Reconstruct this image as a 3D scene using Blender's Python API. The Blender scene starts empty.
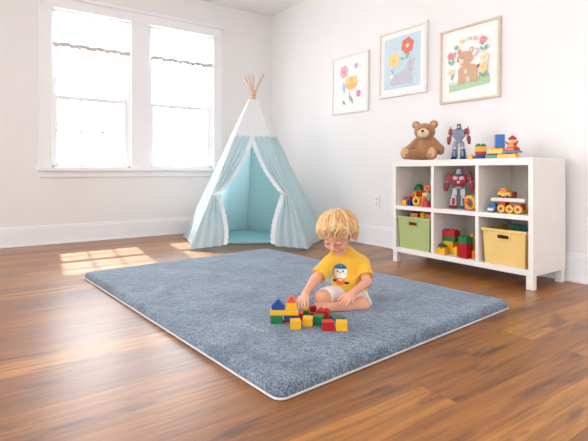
import bpy, math, random
import numpy as np
from mathutils import Vector, Matrix
from mathutils.bvhtree import BVHTree
random.seed(7); np.random.seed(7)
SC = bpy.context.scene
COL = SC.collection
PI = math.pi
YAW = math.radians(35.03); CY, SY = math.cos(YAW), math.sin(YAW)
FPX, HZ, CX, CAMH = 455.0, 172.0, 294.0, 0.70

# ---------------------------------------------------------------- places
def cam2w(l, d, z=0.0):
    return Vector((l*CY + d*SY, -l*SY + d*CY, z))
def Q(px, py, d):                       # (lateral, depth, height) of a thing seen there at that depth
    return Vector(((px-CX)/FPX*d, d, CAMH + (HZ-py)/FPX*d))
def G(px, py, z=0.0):                   # same, standing at height z
    d = FPX*(CAMH-z)/(py-HZ)
    return Vector(((px-CX)/FPX*d, d, z))
def y_at(px, X):                        # world Y on a plane of constant X
    u = (px-CX)/FPX
    return X*(CY-SY*u)/(SY+CY*u)
SHX, SHY = 2.69, 2.485                  # front left foot of the shelf unit
def sx(px, inset): return SHY - y_at(px, SHX+inset)
def SH(s, inset, z): return Vector((SHX+inset, SHY-s, z))
def shz(px, py, inset):
    X = SHX+inset; Y = y_at(px, X)
    return CAMH + (HZ-py)/FPX*(X*SY+Y*CY)

# ---------------------------------------------------------------- materials
def lin(c):
    c = c/255.0
    return c/12.92 if c <= .04045 else ((c+.055)/1.055)**2.4
def rgb(t): return (lin(t[0]), lin(t[1]), lin(t[2]), 1)
MATS = {}
def mat(name, col, rough=.5, var=.04, scale=30, bump=0, bscale=200, **kw):
    if name in MATS: return MATS[name]
    m = bpy.data.materials.new(name); m.use_nodes = True
    nt = m.node_tree; b = nt.nodes['Principled BSDF']
    tc = nt.nodes.new('ShaderNodeTexCoord')
    n = nt.nodes.new('ShaderNodeTexNoise'); n.inputs['Scale'].default_value = scale; n.inputs['Detail'].default_value = 3
    nt.links.new(tc.outputs['Object'], n.inputs['Vector'])
    r = nt.nodes.new('ShaderNodeValToRGB')
    c = rgb(col)
    r.color_ramp.elements[0].position = .3; r.color_ramp.elements[1].position = .7
    r.color_ramp.elements[0].color = (c[0]*(1-var), c[1]*(1-var), c[2]*(1-var), 1)
    r.color_ramp.elements[1].color = (min(1, c[0]*(1+var)), min(1, c[1]*(1+var)), min(1, c[2]*(1+var)), 1)
    nt.links.new(n.outputs['Fac'], r.inputs['Fac']); nt.links.new(r.outputs['Color'], b.inputs['Base Color'])
    b.inputs['Roughness'].default_value = rough
    if bump:
        n2 = nt.nodes.new('ShaderNodeTexNoise'); n2.inputs['Scale'].default_value = bscale; n2.inputs['Detail'].default_value = 4
        nt.links.new(tc.outputs['Object'], n2.inputs['Vector'])
        bp = nt.nodes.new('ShaderNodeBump'); bp.inputs['Strength'].default_value = bump; bp.inputs['Distance'].default_value = .004
        nt.links.new(n2.outputs['Fac'], bp.inputs['Height']); nt.links.new(bp.outputs['Normal'], b.inputs['Normal'])
    for k, v in kw.items():
        b.inputs[k.replace('_', ' ')].default_value = v
    MATS[name] = m
    return m
def fabric(name, col, trans=.4, clear=0.0, var=.03, weave=0):
    if name in MATS: return MATS[name]
    m = mat(name, col, .9, var, 40, bump=.25, bscale=300)
    nt = m.node_tree; b = nt.nodes['Principled BSDF']; out = nt.nodes['Material Output']
    t = nt.nodes.new('ShaderNodeBsdfTranslucent'); t.inputs['Color'].default_value = rgb(col)
    mx = nt.nodes.new('ShaderNodeMixShader'); mx.inputs[0].default_value = trans
    nt.links.new(b.outputs[0], mx.inputs[1]); nt.links.new(t.outputs[0], mx.inputs[2])
    last = mx
    if clear > 0:
        tr = nt.nodes.new('ShaderNodeBsdfTransparent')
        m2 = nt.nodes.new('ShaderNodeMixShader'); m2.inputs[0].default_value = clear
        nt.links.new(mx.outputs[0], m2.inputs[1]); nt.links.new(tr.outputs[0], m2.inputs[2]); last = m2
    nt.links.new(last.outputs[0], out.inputs['Surface'])
    return m

# ---------------------------------------------------------------- mesh builder
class MB:
    def __init__(self): self.v = []; self.f = []; self.m = []
    def add(self, vs, fs, mi=0):
        o = len(self.v); self.v += [tuple(x) for x in vs]
        for f in fs: self.f.append(tuple(i+o for i in f)); self.m.append(mi)
    def box(self, c, s, rot=None, taper=(1, 1), shift=(0, 0), mi=0):
        c = Vector(c); vs = []
        for z in (-1, 1):
            tx, ty = taper if z > 0 else (1, 1); qx, qy = shift if z > 0 else (0, 0)
            for x, y in ((-1, -1), (1, -1), (1, 1), (-1, 1)):
                p = Vector((x*s[0]/2*tx+qx, y*s[1]/2*ty+qy, z*s[2]/2))
                if rot is not None: p = rot @ p
                vs.append(c+p)
        self.add(vs, [(0, 3, 2, 1), (4, 5, 6, 7), (0, 1, 5, 4), (1, 2, 6, 5), (2, 3, 7, 6), (3, 0, 4, 7)], mi)
        return self
    def span(self, a, b, mi=0):
        return self.box([(a[i]+b[i])/2 for i in range(3)], [abs(b[i]-a[i]) for i in range(3)], mi=mi)
    def tube(self, pts, r, n=8, mi=0, caps=True):
        pts = [Vector(p) for p in pts]; k = len(pts)
        rs = r if hasattr(r, '__len__') else [r]*k
        vs = []; N = None
        for i, p in enumerate(pts):
            t = (pts[min(i+1, k-1)]-pts[max(i-1, 0)]).normalized()
            if N is None:
                N = t.orthogonal().normalized()
            else:
                N = (N - t*N.dot(t))
                N = N.normalized() if N.length > 1e-6 else t.orthogonal().normalized()
            B = t.cross(N)
            for j in range(n):
                a = 2*PI*j/n; vs.append(p + (N*math.cos(a)+B*math.sin(a))*rs[i])
        fs = [(i*n+j, i*n+(j+1) % n, (i+1)*n+(j+1) % n, (i+1)*n+j) for i in range(k-1) for j in range(n)]
        if caps: fs += [tuple(range(n))[::-1], tuple(range((k-1)*n, k*n))]
        self.add(vs, fs, mi); return self
    def cyl(self, a, b, r, n=20, mi=0): return self.tube([a, b], r, n, mi)
    def ell(self, c, r, n=16, mi=0, rot=None):
        c = Vector(c); vs = [Vector((0, 0, r[2]))]; h = n//2
        for i in range(1, h):
            p = PI*i/h
            for j in range(n):
                a = 2*PI*j/n
                vs.append(Vector((r[0]*math.sin(p)*math.cos(a), r[1]*math.sin(p)*math.sin(a), r[2]*math.cos(p))))
        vs.append(Vector((0, 0, -r[2])))
        fs = [(0, 1+j, 1+(j+1) % n) for j in range(n)]
        for i in range(h-2):
            for j in range(n):
                fs.append((1+i*n+j, 1+(i+1)*n+j, 1+(i+1)*n+(j+1) % n, 1+i*n+(j+1) % n))
        L = len(vs)-1; fs += [(L, 1+(h-2)*n+(j+1) % n, 1+(h-2)*n+j) for j in range(n)]
        if rot is not None: vs = [rot @ v for v in vs]
        self.add([c+v for v in vs], fs, mi); return self
    def torus(self, c, R, r, ax=(0, 0, 1), n=24, k=10, mi=0, sc=(1, 1)):
        q = Vector(ax).to_track_quat('Z', 'Y').to_matrix(); c = Vector(c); vs = []
        for i in range(n):
            a = 2*PI*i/n
            for j in range(k):
                b = 2*PI*j/k
                vs.append(c+q @ Vector(((R+r*math.cos(b))*math.cos(a)*sc[0], (R+r*math.cos(b))*math.sin(a)*sc[1], r*math.sin(b))))
        self.add(vs, [(i*k+j, ((i+1) % n)*k+j, ((i+1) % n)*k+(j+1) % k, i*k+(j+1) % k) for i in range(n) for j in range(k)], mi)
        return self
    def prism(self, poly, y0, y1, mi=0):           # poly in x,z extruded along y
        n = len(poly)
        vs = [(p[0], y0, p[1]) for p in poly]+[(p[0], y1, p[1]) for p in poly]
        self.add(vs, [tuple(range(n)), tuple(range(n, 2*n))[::-1]]+[(i, i+n, (i+1) % n+n, (i+1) % n) for i in range(n)], mi)
        return self
    def grid(self, fn, nu, nv, mi=0):
        vs = [fn(i/nu, j/nv) for j in range(nv+1) for i in range(nu+1)]
        w = nu+1
        self.add(vs, [(j*w+i, j*w+i+1, (j+1)*w+i+1, (j+1)*w+i) for j in range(nv) for i in range(nu)], mi); return self
    def build(self, name, mats, parent=None, bevel=0, smooth=False, solid=0, seg=2, subsurf=0, fix=True):
        me = bpy.data.meshes.new(name); me.from_pydata(self.v, [], self.f)
        if not isinstance(mats, (list, tuple)): mats = [mats]
        for m in mats: me.materials.append(m)
        me.polygons.foreach_set('material_index', self.m)
        me.update()
        if fix:
            import bmesh
            bm = bmesh.new(); bm.from_mesh(me); bmesh.ops.recalc_face_normals(bm, faces=bm.faces); bm.to_mesh(me); bm.free()
        o = bpy.data.objects.new(name, me); COL.objects.link(o)
        if parent: o.parent = parent
        if smooth: me.polygons.foreach_set('use_smooth', [True]*len(me.polygons))
        if solid:
            s = o.modifiers.new('solid', 'SOLIDIFY'); s.thickness = solid; s.offset = 0
        if bevel:
            b = o.modifiers.new('bevel', 'BEVEL'); b.width = bevel; b.segments = seg; b.limit_method = 'ANGLE'; b.angle_limit = .6
        if subsurf:
            s = o.modifiers.new('sub', 'SUBSURF'); s.levels = subsurf; s.render_levels = subsurf
        return o
def tag(o, label=None, cat=None, group=None, kind=None):
    if label: o['label'] = label
    if cat: o['category'] = cat
    if group: o['group'] = group
    if kind: o['kind'] = kind
    return o
def empty(name, loc, rz=0.0, label=None, cat=None, group=None, kind=None):
    o = bpy.data.objects.new(name, None); COL.objects.link(o)
    o.location = loc; o.rotation_euler = (0, 0, rz); o.empty_display_size = .05
    return tag(o, label, cat, group, kind)
def Rz(a): return Matrix.Rotation(a, 3, 'Z')
def Rx(a): return Matrix.Rotation(a, 3, 'X')
def Ry(a): return Matrix.Rotation(a, 3, 'Y')

# ---------------------------------------------------------------- signed-distance bodies -> one continuous mesh
def surface(prims, vox, name, mats, parent=None, clips=()):
    """prims: ('c',a,b,ra,rb,k) round cone, ('e',c,(rx,ry,rz),R3,k) ellipsoid, ('-e',...) carved. clips: fn(P)->distance kept negative."""
    lo = np.array([1e9]*3); hi = -lo
    def bb(p):
        if p[0][-1] == 'c':
            a, b = np.array(p[1]), np.array(p[2]); r = max(p[3], p[4])
            return np.minimum(a, b)-r, np.maximum(a, b)+r
        c = np.array(p[1]); r = max(p[2]); return c-r, c+r
    for p in prims:
        if p[0][0] != '-':
            a, b = bb(p); lo = np.minimum(lo, a); hi = np.maximum(hi, b)
    lo -= 4*vox+.006; hi += 4*vox+.006
    n = np.ceil((hi-lo)/vox).astype(int)+1
    F = np.full(n, .2, dtype=np.float32)
    for p in prims:
        k = p[-1]; a, b = bb(p); pad = k+3*vox+.004
        i0 = np.maximum(0, np.floor((a-pad-lo)/vox).astype(int)); i1 = np.minimum(n, np.ceil((b+pad-lo)/vox).astype(int)+1)
        if np.any(i1 <= i0): continue
        ax = [lo[t]+vox*np.arange(i0[t], i1[t]) for t in range(3)]
        X, Y, Z = np.meshgrid(*ax, indexing='ij')
        if p[0][-1] == 'c':
            A, B = np.array(p[1]), np.array(p[2]); ba = B-A; L = max(float(ba @ ba), 1e-9)
            t = np.clip(((X-A[0])*ba[0]+(Y-A[1])*ba[1]+(Z-A[2])*ba[2])/L, 0, 1)
            d = np.sqrt((X-A[0]-t*ba[0])**2+(Y-A[1]-t*ba[1])**2+(Z-A[2]-t*ba[2])**2)-(p[3]+(p[4]-p[3])*t)
        else:
            C = np.array(p[1]); R = np.array(p[3]) if p[3] is not None else np.eye(3)   # rows of R are the axes
            P = [(X-C[0])*R[i][0]+(Y-C[1])*R[i][1]+(Z-C[2])*R[i][2] for i in range(3)]
            r = p[2]
            k0 = np.sqrt(sum((P[i]/r[i])**2 for i in range(3))); k1 = np.sqrt(sum((P[i]/r[i]**2)**2 for i in range(3)))
            d = k0*(k0-1)/np.maximum(k1, 1e-6)
        sub = F[i0[0]:i1[0], i0[1]:i1[1], i0[2]:i1[2]]
        if p[0][0] == '-':
            d = -d; h = np.maximum(k-np.abs(sub-d), 0)/k; sub[...] = np.maximum(sub, d)+h*h*k/4
        else:
            h = np.maximum(k-np.abs(sub-d), 0)/k; sub[...] = np.minimum(sub, d)-h*h*k/4
    if clips:
        ax = [lo[t]+vox*np.arange(n[t]) for t in range(3)]
        X, Y, Z = np.meshgrid(*ax, indexing='ij')
        for cfn in clips: F = np.maximum(F, cfn(X, Y, Z))
    S = F < 0
    # surface nets
    acc = np.zeros(tuple(n-1)+(3,)); cnt = np.zeros(tuple(n-1))
    nx, ny, nz = n
    for axis in range(3):
        for o1 in (0, 1):
            for o2 in (0, 1):
                sl0 = [None]*3; sl1 = [None]*3; others = [a for a in range(3) if a != axis]
                sl0[axis] = slice(0, n[axis]-1); sl1[axis] = slice(1, n[axis])
                for a, o in zip(others, (o1, o2)):
                    sl0[a] = sl1[a] = slice(o, n[a]-1+o)
                f0 = F[tuple(sl0)]; f1 = F[tuple(sl1)]
                cr = (f0 < 0) != (f1 < 0)
                t = np.where(cr, f0/np.where(cr, f0-f1, 1), 0)
                cnt += cr; acc[..., axis] += t*cr
                acc[..., others[0]] += o1*cr; acc[..., others[1]] += o2*cr
    act = cnt > 0; idx = np.full(cnt.shape, -1); idx[act] = np.arange(act.sum())
    I = np.argwhere(act); V = lo + vox*(I + acc[act]/cnt[act][:, None])
    faces = []
    for axis in range(3):
        o = [a for a in range(3) if a != axis]
        sa = [slice(None)]*3; sb = [slice(None)]*3
        sa[axis] = slice(0, n[axis]-1); sb[axis] = slice(1, n[axis])
        A, B = S[tuple(sa)], S[tuple(sb)]
        for flip, e in ((False, np.argwhere(A & ~B)), (True, np.argwhere(~A & B))):
            ok = (e[:, o[0]] > 0) & (e[:, o[1]] > 0) & (e[:, o[0]] < n[o[0]]-1) & (e[:, o[1]] < n[o[1]]-1)
            e = e[ok]
            def ix(d0, d1):
                q = e.copy(); q[:, o[0]] -= d0; q[:, o[1]] -= d1; return idx[q[:, 0], q[:, 1], q[:, 2]]
            qd = np.stack([ix(1, 1), ix(0, 1), ix(0, 0), ix(1, 0)], 1)
            if (axis == 1) != flip: qd = qd[:, ::-1]
            faces.append(qd)
    Fq = np.concatenate(faces)
    me = bpy.data.meshes.new(name); me.from_pydata(V.tolist(), [], Fq.tolist())
    if not isinstance(mats, (list, tuple)): mats = [mats]
    for m in mats: me.materials.append(m)
    me.polygons.foreach_set('use_smooth', [True]*len(me.polygons)); me.update()
    o = bpy.data.objects.new(name, me); COL.objects.link(o)
    if parent: o.parent = parent
    sm = o.modifiers.new('smooth', 'SMOOTH'); sm.factor = .5; sm.iterations = 2
    return o

# ================================================================= materials used
wall_m = mat('wall_paint', (240, 237, 234), .65, .01, 3, bump=.02, bscale=120)
ceil_m = mat('ceiling_paint', (244, 243, 243), .7, .01, 3)
trim_m = mat('trim_paint', (245, 244, 244), .4, .01, 5)
shelf_m = mat('shelf_laminate', (238, 232, 225), .4, .015, 8)
brickm = {k: mat('plastic_'+k, c, .28, .03, 60, Coat_Weight=.2) for k, c in dict(
    red=(182, 16, 22), yellow=(238, 176, 28), blue=(22, 70, 142), green=(14, 116, 58), orange=(232, 116, 24),
    teal=(20, 100, 105), darkred=(130, 18, 28), skyblue=(40, 104, 176), magenta=(170, 30, 80), white=(238, 234, 228),
    black=(28, 26, 28), coral=(226, 78, 40), darkgreen=(18, 90, 55)).items()}

def floor_material():
    m = bpy.data.materials.new('oak_planks'); m.use_nodes = True
    nt = m.node_tree; N = nt.nodes; L = nt.links; b = N['Principled BSDF']
    tc = N.new('ShaderNodeTexCoord')
    br = N.new('ShaderNodeTexBrick'); br.offset = .37; br.offset_frequency = 3; br.squash = 1
    for k, v in (('Scale', 1), ('Mortar Size', .0012), ('Mortar Smooth', .3), ('Bias', 0), ('Brick Width', 1.9), ('Row Height', .14)): br.inputs[k].default_value = v
    br.inputs['Color1'].default_value = (0, 0, 0, 1); br.inputs['Color2'].default_value = (1, 1, 1, 1); br.inputs['Mortar'].default_value = (.5, .5, .5, 1)
    L.new(tc.outputs['Object'], br.inputs['Vector'])
    base = N.new('ShaderNodeValToRGB'); cr = base.color_ramp
    cr.elements[0].color = rgb((140, 82, 22)); cr.elements[1].color = rgb((192, 127, 44))
    e = cr.elements.new(.5); e.color = rgb((166, 103, 32))
    L.new(br.outputs['Color'], base.inputs['Fac'])
    # grain stretched along the boards, shifted per board
    mp = N.new('ShaderNodeMapping'); mp.inputs['Scale'].default_value = (1.6, 26, 1)
    sh = N.new('ShaderNodeVectorMath'); sh.operation = 'MULTIPLY_ADD'; sh.inputs[1].default_value = (7, 7, 7)
    L.new(br.outputs['Color'], sh.inputs[0]); L.new(tc.outputs['Object'], sh.inputs[2]); L.new(sh.outputs[0], mp.inputs['Vector'])
    g = N.new('ShaderNodeTexNoise'); g.inputs['Scale'].default_value = 1.6; g.inputs['Detail'].default_value = 7; g.inputs['Roughness'].default_value = .62; g.inputs['Distortion'].default_value = .6
    L.new(mp.outputs[0], g.inputs['Vector'])
    gr = N.new('ShaderNodeValToRGB'); gr.color_ramp.elements[0].position = .36; gr.color_ramp.elements[1].position = .62
    gr.color_ramp.elements[0].color = (.42, .35, .28, 1); gr.color_ramp.elements[1].color = (1.0, 1.0, 1.0, 1)
    L.new(g.outputs['Fac'], gr.inputs['Fac'])
    mul = N.new('ShaderNodeMixRGB'); mul.blend_type = 'MULTIPLY'; mul.inputs[0].default_value = .8
    L.new(base.outputs[0], mul.inputs[1]); L.new(gr.outputs[0], mul.inputs[2])
    # knots and dark figure
    mp2 = N.new('ShaderNodeMapping'); mp2.inputs['Scale'].default_value = (2.4, 9, 1)
    L.new(sh.outputs[0], mp2.inputs['Vector'])
    kn = N.new('ShaderNodeTexNoise'); kn.inputs['Scale'].default_value = 1.3; kn.inputs['Detail'].default_value = 3
    L.new(mp2.outputs[0], kn.inputs['Vector'])
    kr = N.new('ShaderNodeValToRGB'); kr.color_ramp.elements[0].position = .58; kr.color_ramp.elements[1].position = .68
    kr.color_ramp.elements[0].color = (1, 1, 1, 1); kr.color_ramp.elements[1].color = (.36, .25, .18, 1)
    L.new(kn.outputs['Fac'], kr.inputs['Fac'])
    m2 = N.new('ShaderNodeMixRGB'); m2.blend_type = 'MULTIPLY'; m2.inputs[0].default_value = .85
    L.new(mul.outputs[0], m2.inputs[1]); L.new(kr.outputs[0], m2.inputs[2])
    m3 = N.new('ShaderNodeMixRGB'); m3.blend_type = 'MULTIPLY'; m3.inputs[2].default_value = (.62, .54, .46, 1)
    L.new(br.outputs['Fac'], m3.inputs[0]); L.new(m2.outputs[0], m3.inputs[1]); L.new(m3.outputs[0], b.inputs['Base Color'])
    b.inputs['Roughness'].default_value = .5
    b.inputs['Specular IOR Level'].default_value = .2
    b.inputs['Coat Weight'].default_value = .85; b.inputs['Coat Roughness'].default_value = .35; b.inputs['Coat IOR'].default_value = 1.5
    bp = N.new('ShaderNodeBump'); bp.inputs['Strength'].default_value = .12; bp.inputs['Distance'].default_value = .002
    L.new(g.outputs['Fac'], bp.inputs['Height']); L.new(bp.outputs[0], b.inputs['Normal'])
    return m
floor_m = floor_material()

def plush_material():
    m = bpy.data.materials.new('blue_grey_plush'); m.use_nodes = True
    nt = m.node_tree; N = nt.nodes; L = nt.links; b = N['Principled BSDF']
    tc = N.new('ShaderNodeTexCoord')
    def noise(s, det, dist=0.0):
        n = N.new('ShaderNodeTexNoise'); n.inputs['Scale'].default_value = s; n.inputs['Detail'].default_value = det; n.inputs['Distortion'].default_value = dist
        L.new(tc.outputs['Object'], n.inputs['Vector']); return n
    a = noise(5, 6, .8); f = noise(150, 2); w = noise(38, 4)
    r = N.new('ShaderNodeValToRGB'); r.color_ramp.elements[0].position = .32; r.color_ramp.elements[1].position = .70
    r.color_ramp.elements[0].color = rgb((94, 106, 118)); r.color_ramp.elements[1].color = rgb((130, 143, 155))
    L.new(a.outputs['Fac'], r.inputs['Fac'])
    r2 = N.new('ShaderNodeValToRGB'); r2.color_ramp.elements[0].position = .36; r2.color_ramp.elements[1].position = .66
    r2.color_ramp.elements[0].color = (.45, .48, .52, 1); r2.color_ramp.elements[1].color = (1.42, 1.40, 1.38, 1)
    L.new(f.outputs['Fac'], r2.inputs['Fac'])
    r3 = N.new('ShaderNodeValToRGB'); r3.color_ramp.elements[0].position = .35; r3.color_ramp.elements[1].position = .65
    r3.color_ramp.elements[0].color = (.86, .87, .88, 1); r3.color_ramp.elements[1].color = (1.12, 1.12, 1.12, 1)
    L.new(w.outputs['Fac'], r3.inputs['Fac'])
    m1 = N.new('ShaderNodeMixRGB'); m1.blend_type = 'MULTIPLY'; m1.inputs[0].default_value = 1
    L.new(r.outputs[0], m1.inputs[1]); L.new(r2.outputs[0], m1.inputs[2])
    m2 = N.new('ShaderNodeMixRGB'); m2.blend_type = 'MULTIPLY'; m2.inputs[0].default_value = 1
    L.new(m1.outputs[0], m2.inputs[1]); L.new(r3.outputs[0], m2.inputs[2]); L.new(m2.outputs[0], b.inputs['Base Color'])
    b.inputs['Roughness'].default_value = .75
    b.inputs['Sheen Weight'].default_value = .8; b.inputs['Sheen Roughness'].default_value = .3
    b.inputs['Sheen Tint'].default_value = rgb((205, 218, 235))
    ad = N.new('ShaderNodeMath'); ad.operation = 'ADD'; L.new(f.outputs['Fac'], ad.inputs[0]); L.new(w.outputs['Fac'], ad.inputs[1])
    bp = N.new('ShaderNodeBump'); bp.inputs['Strength'].default_value = .8; bp.inputs['Distance'].default_value = .006
    L.new(ad.outputs[0], bp.inputs['Height']); L.new(bp.outputs[0], b.inputs['Normal'])
    return m
plush_m = plush_material()

# ================================================================= the room
RX, WY, CH = 3.135, 4.97, 2.70
X0, Y0 = -3.2, -2.2
WINS = [(.61, 1.36), (1.56, 2.31)]; WZ0, WZ1 = .745, 2.30
tag(MB().span((X0, Y0, -.06), (RX+.12, WY+.14, 0)).build('floor', floor_m), kind='structure')
tag(MB().span((X0, Y0, CH), (RX+.12, WY+.14, CH+.08)).build('ceiling', ceil_m), kind='structure')
tag(MB().span((RX, Y0, 0), (RX+.12, WY+.14, CH)).build('wall_right', wall_m), kind='structure')
w = MB()
w.span((X0, WY, 0), (RX, WY+.14, WZ0)); w.span((X0, WY, WZ1), (RX, WY+.14, CH))
w.span((X0, WY, WZ0), (WINS[0][0], WY+.14, WZ1)); w.span((WINS[0][1], WY, WZ0), (WINS[1][0], WY+.14, WZ1)); w.span((WINS[1][1], WY, WZ0), (RX, WY+.14, WZ1))
tag(w.build('wall_left', wall_m), kind='structure')
def baseboard(name, a, b, side):
    m = MB()
    if side == 'x':   # runs along Y on the wall of constant X
        m.span((RX-.018, a, 0), (RX, b, .165)); m.span((RX-.010, a, .165), (RX, b, .185)); m.span((RX-.030, a, 0), (RX-.018, b, .018))
    else:
        m.span((a, WY-.018, 0), (b, WY, .165)); m.span((a, WY-.010, .165), (b, WY, .185)); m.span((a, WY-.030, 0), (b, WY-.018, .018))
    tag(m.build(name, trim_m, bevel=.003), kind='structure')
baseboard('baseboard_right', Y0, WY, 'x'); baseboard('baseboard_left', X0, RX-.03, 'y')
# casing round the pair of windows
t = MB()
a, b = WINS[0][0], WINS[1][1]
t.span((a-.11, WY-.022, WZ0), (a, WY, WZ1)); t.span((b, WY-.022, WZ0), (b+.11, WY, WZ1))
t.span((WINS[0][1], WY-.022, WZ0), (WINS[1][0], WY, WZ1))
t.span((a-.11, WY-.026, WZ1), (b+.11, WY, WZ1+.10)); t.span((a-.13, WY-.045, WZ1+.10), (b+.13, WY, WZ1+.13))
tag(t.build('trim_1', trim_m, bevel=.003), kind='structure')
t = MB()
t.span((a-.13, WY-.06, WZ0-.035), (b+.13, WY+.02, WZ0)); t.span((a-.11, WY-.02, WZ0-.095), (b+.11, WY, WZ0-.035))
tag(t.build('trim_2', trim_m, bevel=.003), kind='structure')
glass_m = bpy.data.materials.new('window_glass'); glass_m.use_nodes = True
nt = glass_m.node_tree; nt.nodes.remove(nt.nodes['Principled BSDF'])
tr = nt.nodes.new('ShaderNodeBsdfTransparent'); gl = nt.nodes.new('ShaderNodeBsdfGlossy'); gl.inputs['Roughness'].default_value = .02
lw = nt.nodes.new('ShaderNodeLayerWeight'); lw.inputs['Blend'].default_value = .3
fr = nt.nodes.new('ShaderNodeMapRange'); fr.inputs['To Min'].default_value = .02; fr.inputs['To Max'].default_value = .35; nt.links.new(lw.outputs['Facing'], fr.inputs['Value']); mx = nt.nodes.new('ShaderNodeMixShader')
tr.inputs['Color'].default_value = (.97, .98, .98, 1)
nt.links.new(fr.outputs[0], mx.inputs[0]); nt.links.new(tr.outputs[0], mx.inputs[1]); nt.links.new(gl.outputs[0], mx.inputs[2])
nt.links.new(mx.outputs[0], nt.nodes['Material Output'].inputs['Surface'])
for k, (a, b) in enumerate(WINS):
    root = empty('window_%d' % (k+1), ((a+b)/2, WY+.07, WZ0), kind='structure')
    hw = (b-a)/2; H = WZ1-WZ0; mid = .695
    f = MB()
    f.span((-hw, -.05, 0), (-hw+.02, .06, H)); f.span((hw-.02, -.05, 0), (hw, .06, H)); f.span((-hw, -.05, H-.02), (hw, .06, H)); f.span((-hw, -.05, 0), (hw, .06, .015))
    f.build('window_frame', trim_m, root)
    for nm, z0, z1, y in (('lower_sash', .015, mid+.02, -.015), ('upper_sash', mid-.02, H-.02, .022)):
        s = MB(); x1 = hw-.02
        s.span((-x1, y-.016, z0), (-x1+.035, y+.016, z1)); s.span((x1-.035, y-.016, z0), (x1, y+.016, z1))
        s.span((-x1+.035, y-.016, z0), (x1-.035, y+.016, z0+.04)); s.span((-x1+.035, y-.016, z1-.04), (x1-.035, y+.016, z1))
        so = s.build(nm, trim_m, root, bevel=.003)
        g = MB(); gx = x1-.035
        for q in (-1, 1): g.span((q*gx/3-.008, y-.011, z0+.04), (q*gx/3+.008, y+.011, z1-.04))
        zc = (z0+z1)/2; g.span((-gx, y-.010, zc-.008), (gx, y+.010, zc+.008))
        g.build('muntin', trim_m, so)
        MB().span((-gx, y-.002, z0+.04), (gx, y+.002, z1-.04)).build('glass_pane', glass_m, so)
# cafe valances
val_m = fabric('sheer_voile', (226, 224, 221), .35, .08)
lace_m = fabric('lace_trim', (250, 250, 250), .25)
vl = ['sheer white valance curtain over the window nearer the teepee', 'sheer white valance curtain over the window farther from the teepee']
for k, (a, b) in enumerate(WINS):
    root = empty('valance_curtain', ((a+b)/2, WY-.012, WZ1-.02), 0, vl[1-k], 'curtain', 'sheer valances on the windows')
    W = (b-a)/2-.005; ph = k*1.3
    def vf(u, v):
        x = -W+2*W*u; fold = math.sin(u*58+ph+.6*math.sin(u*9))*.008*(.5+.5*v)
        z = -v*(.335+.006*math.sin(u*30+ph))
        return (x, -.012+fold, z)
    MB().grid(vf, 150, 14).build('curtain_cloth', val_m, root, smooth=True)
    def vh(u, v):
        x, y, z = vf(u, 1.0)
        return (x, y-.003, z+.022-v*(.035+.012*abs(math.sin(u*PI*11+ph))))
    MB().grid(vh, 170, 3).build('scalloped_hem', mat('hem_lace', (214, 208, 203), .9), root, smooth=True)
    MB().cyl((-W, -.012, 0), (W, -.012, 0), .006, 10).build('curtain_rod', trim_m, root, smooth=True)
# wall outlet beside the shelf
Yp = y_at(377, RX)
root = empty('wall_outlet', (RX, Yp, .42), -PI/2, 'small white power outlet on the wall between teepee and shelf', 'outlet')
MB().span((-.035, -.008, -.057), (.035, -.0005, .057)).build('cover_plate', trim_m, root, bevel=.003)
m = MB()
for z in (-.024, .024): m.cyl((0, -.0105, z), (0, -.007, z), .016, 16)
m.build('socket_face', mat('outlet_white', (225, 220, 214), .4), root)

# ================================================================= framed pictures
paper = mat('mount_board', (247, 244, 238), .8, .01, 20)
def art_mats():
    return [mat('ink_'+n, tuple(v+(250-v)*.22 for v in c), .8, .05, 40) for n, c in AC]
AC = [('paper', (248, 245, 239)), ('sky', (190, 215, 222)), ('red', (224, 92, 76)), ('yellow', (246, 205, 120)), ('grey', (186, 184, 192)),
      ('green', (110, 165, 130)), ('pink', (234, 165, 180)), ('orange', (244, 180, 90)), ('brown', (208, 155, 112)), ('blue', (150, 190, 215)),
      ('grass', (168, 205, 150)), ('darkbrown', (110, 70, 50)), ('lightyellow', (245, 226, 160)), ('rose', (225, 120, 130)), ('cream', (240, 215, 185))]
AI = {n: i for i, (n, c) in enumerate(AC)}
class Art:
    def __init__(self, y0): self.mb = MB(); self.y = y0
    def poly(self, pts, c):
        self.y -= .00012
        self.mb.add([(p[0], self.y, p[1]) for p in pts], [tuple(range(len(pts)))], AI[c])
    def ell(self, x, z, rx, rz, c, a=0, n=24):
        self.poly([(x+rx*math.cos(t)*math.cos(a)-rz*math.sin(t)*math.sin(a), z+rx*math.cos(t)*math.sin(a)+rz*math.sin(t)*math.cos(a)) for t in [2*PI*i/n for i in range(n)]], c)
    def flower(self, x, z, r, c, cc='orange', n=5):
        for i in range(n):
            t = 2*PI*i/n+.3; self.ell(x+r*.55*math.cos(t), z+r*.55*math.sin(t), r*.48, r*.48, c)
        self.ell(x, z, r*.26, r*.26, cc)
    def leaf(self, x, z, L, w, a, c='green'):
        self.poly([(x+L*t*math.cos(a)-w*math.sin(PI*t)*s*math.sin(a), z+L*t*math.sin(a)+w*math.sin(PI*t)*s*math.cos(a)) for s, seq in ((1, [i/8 for i in range(9)]), (-1, [1-i/8 for i in range(1, 8)])) for t in seq], c)
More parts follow.
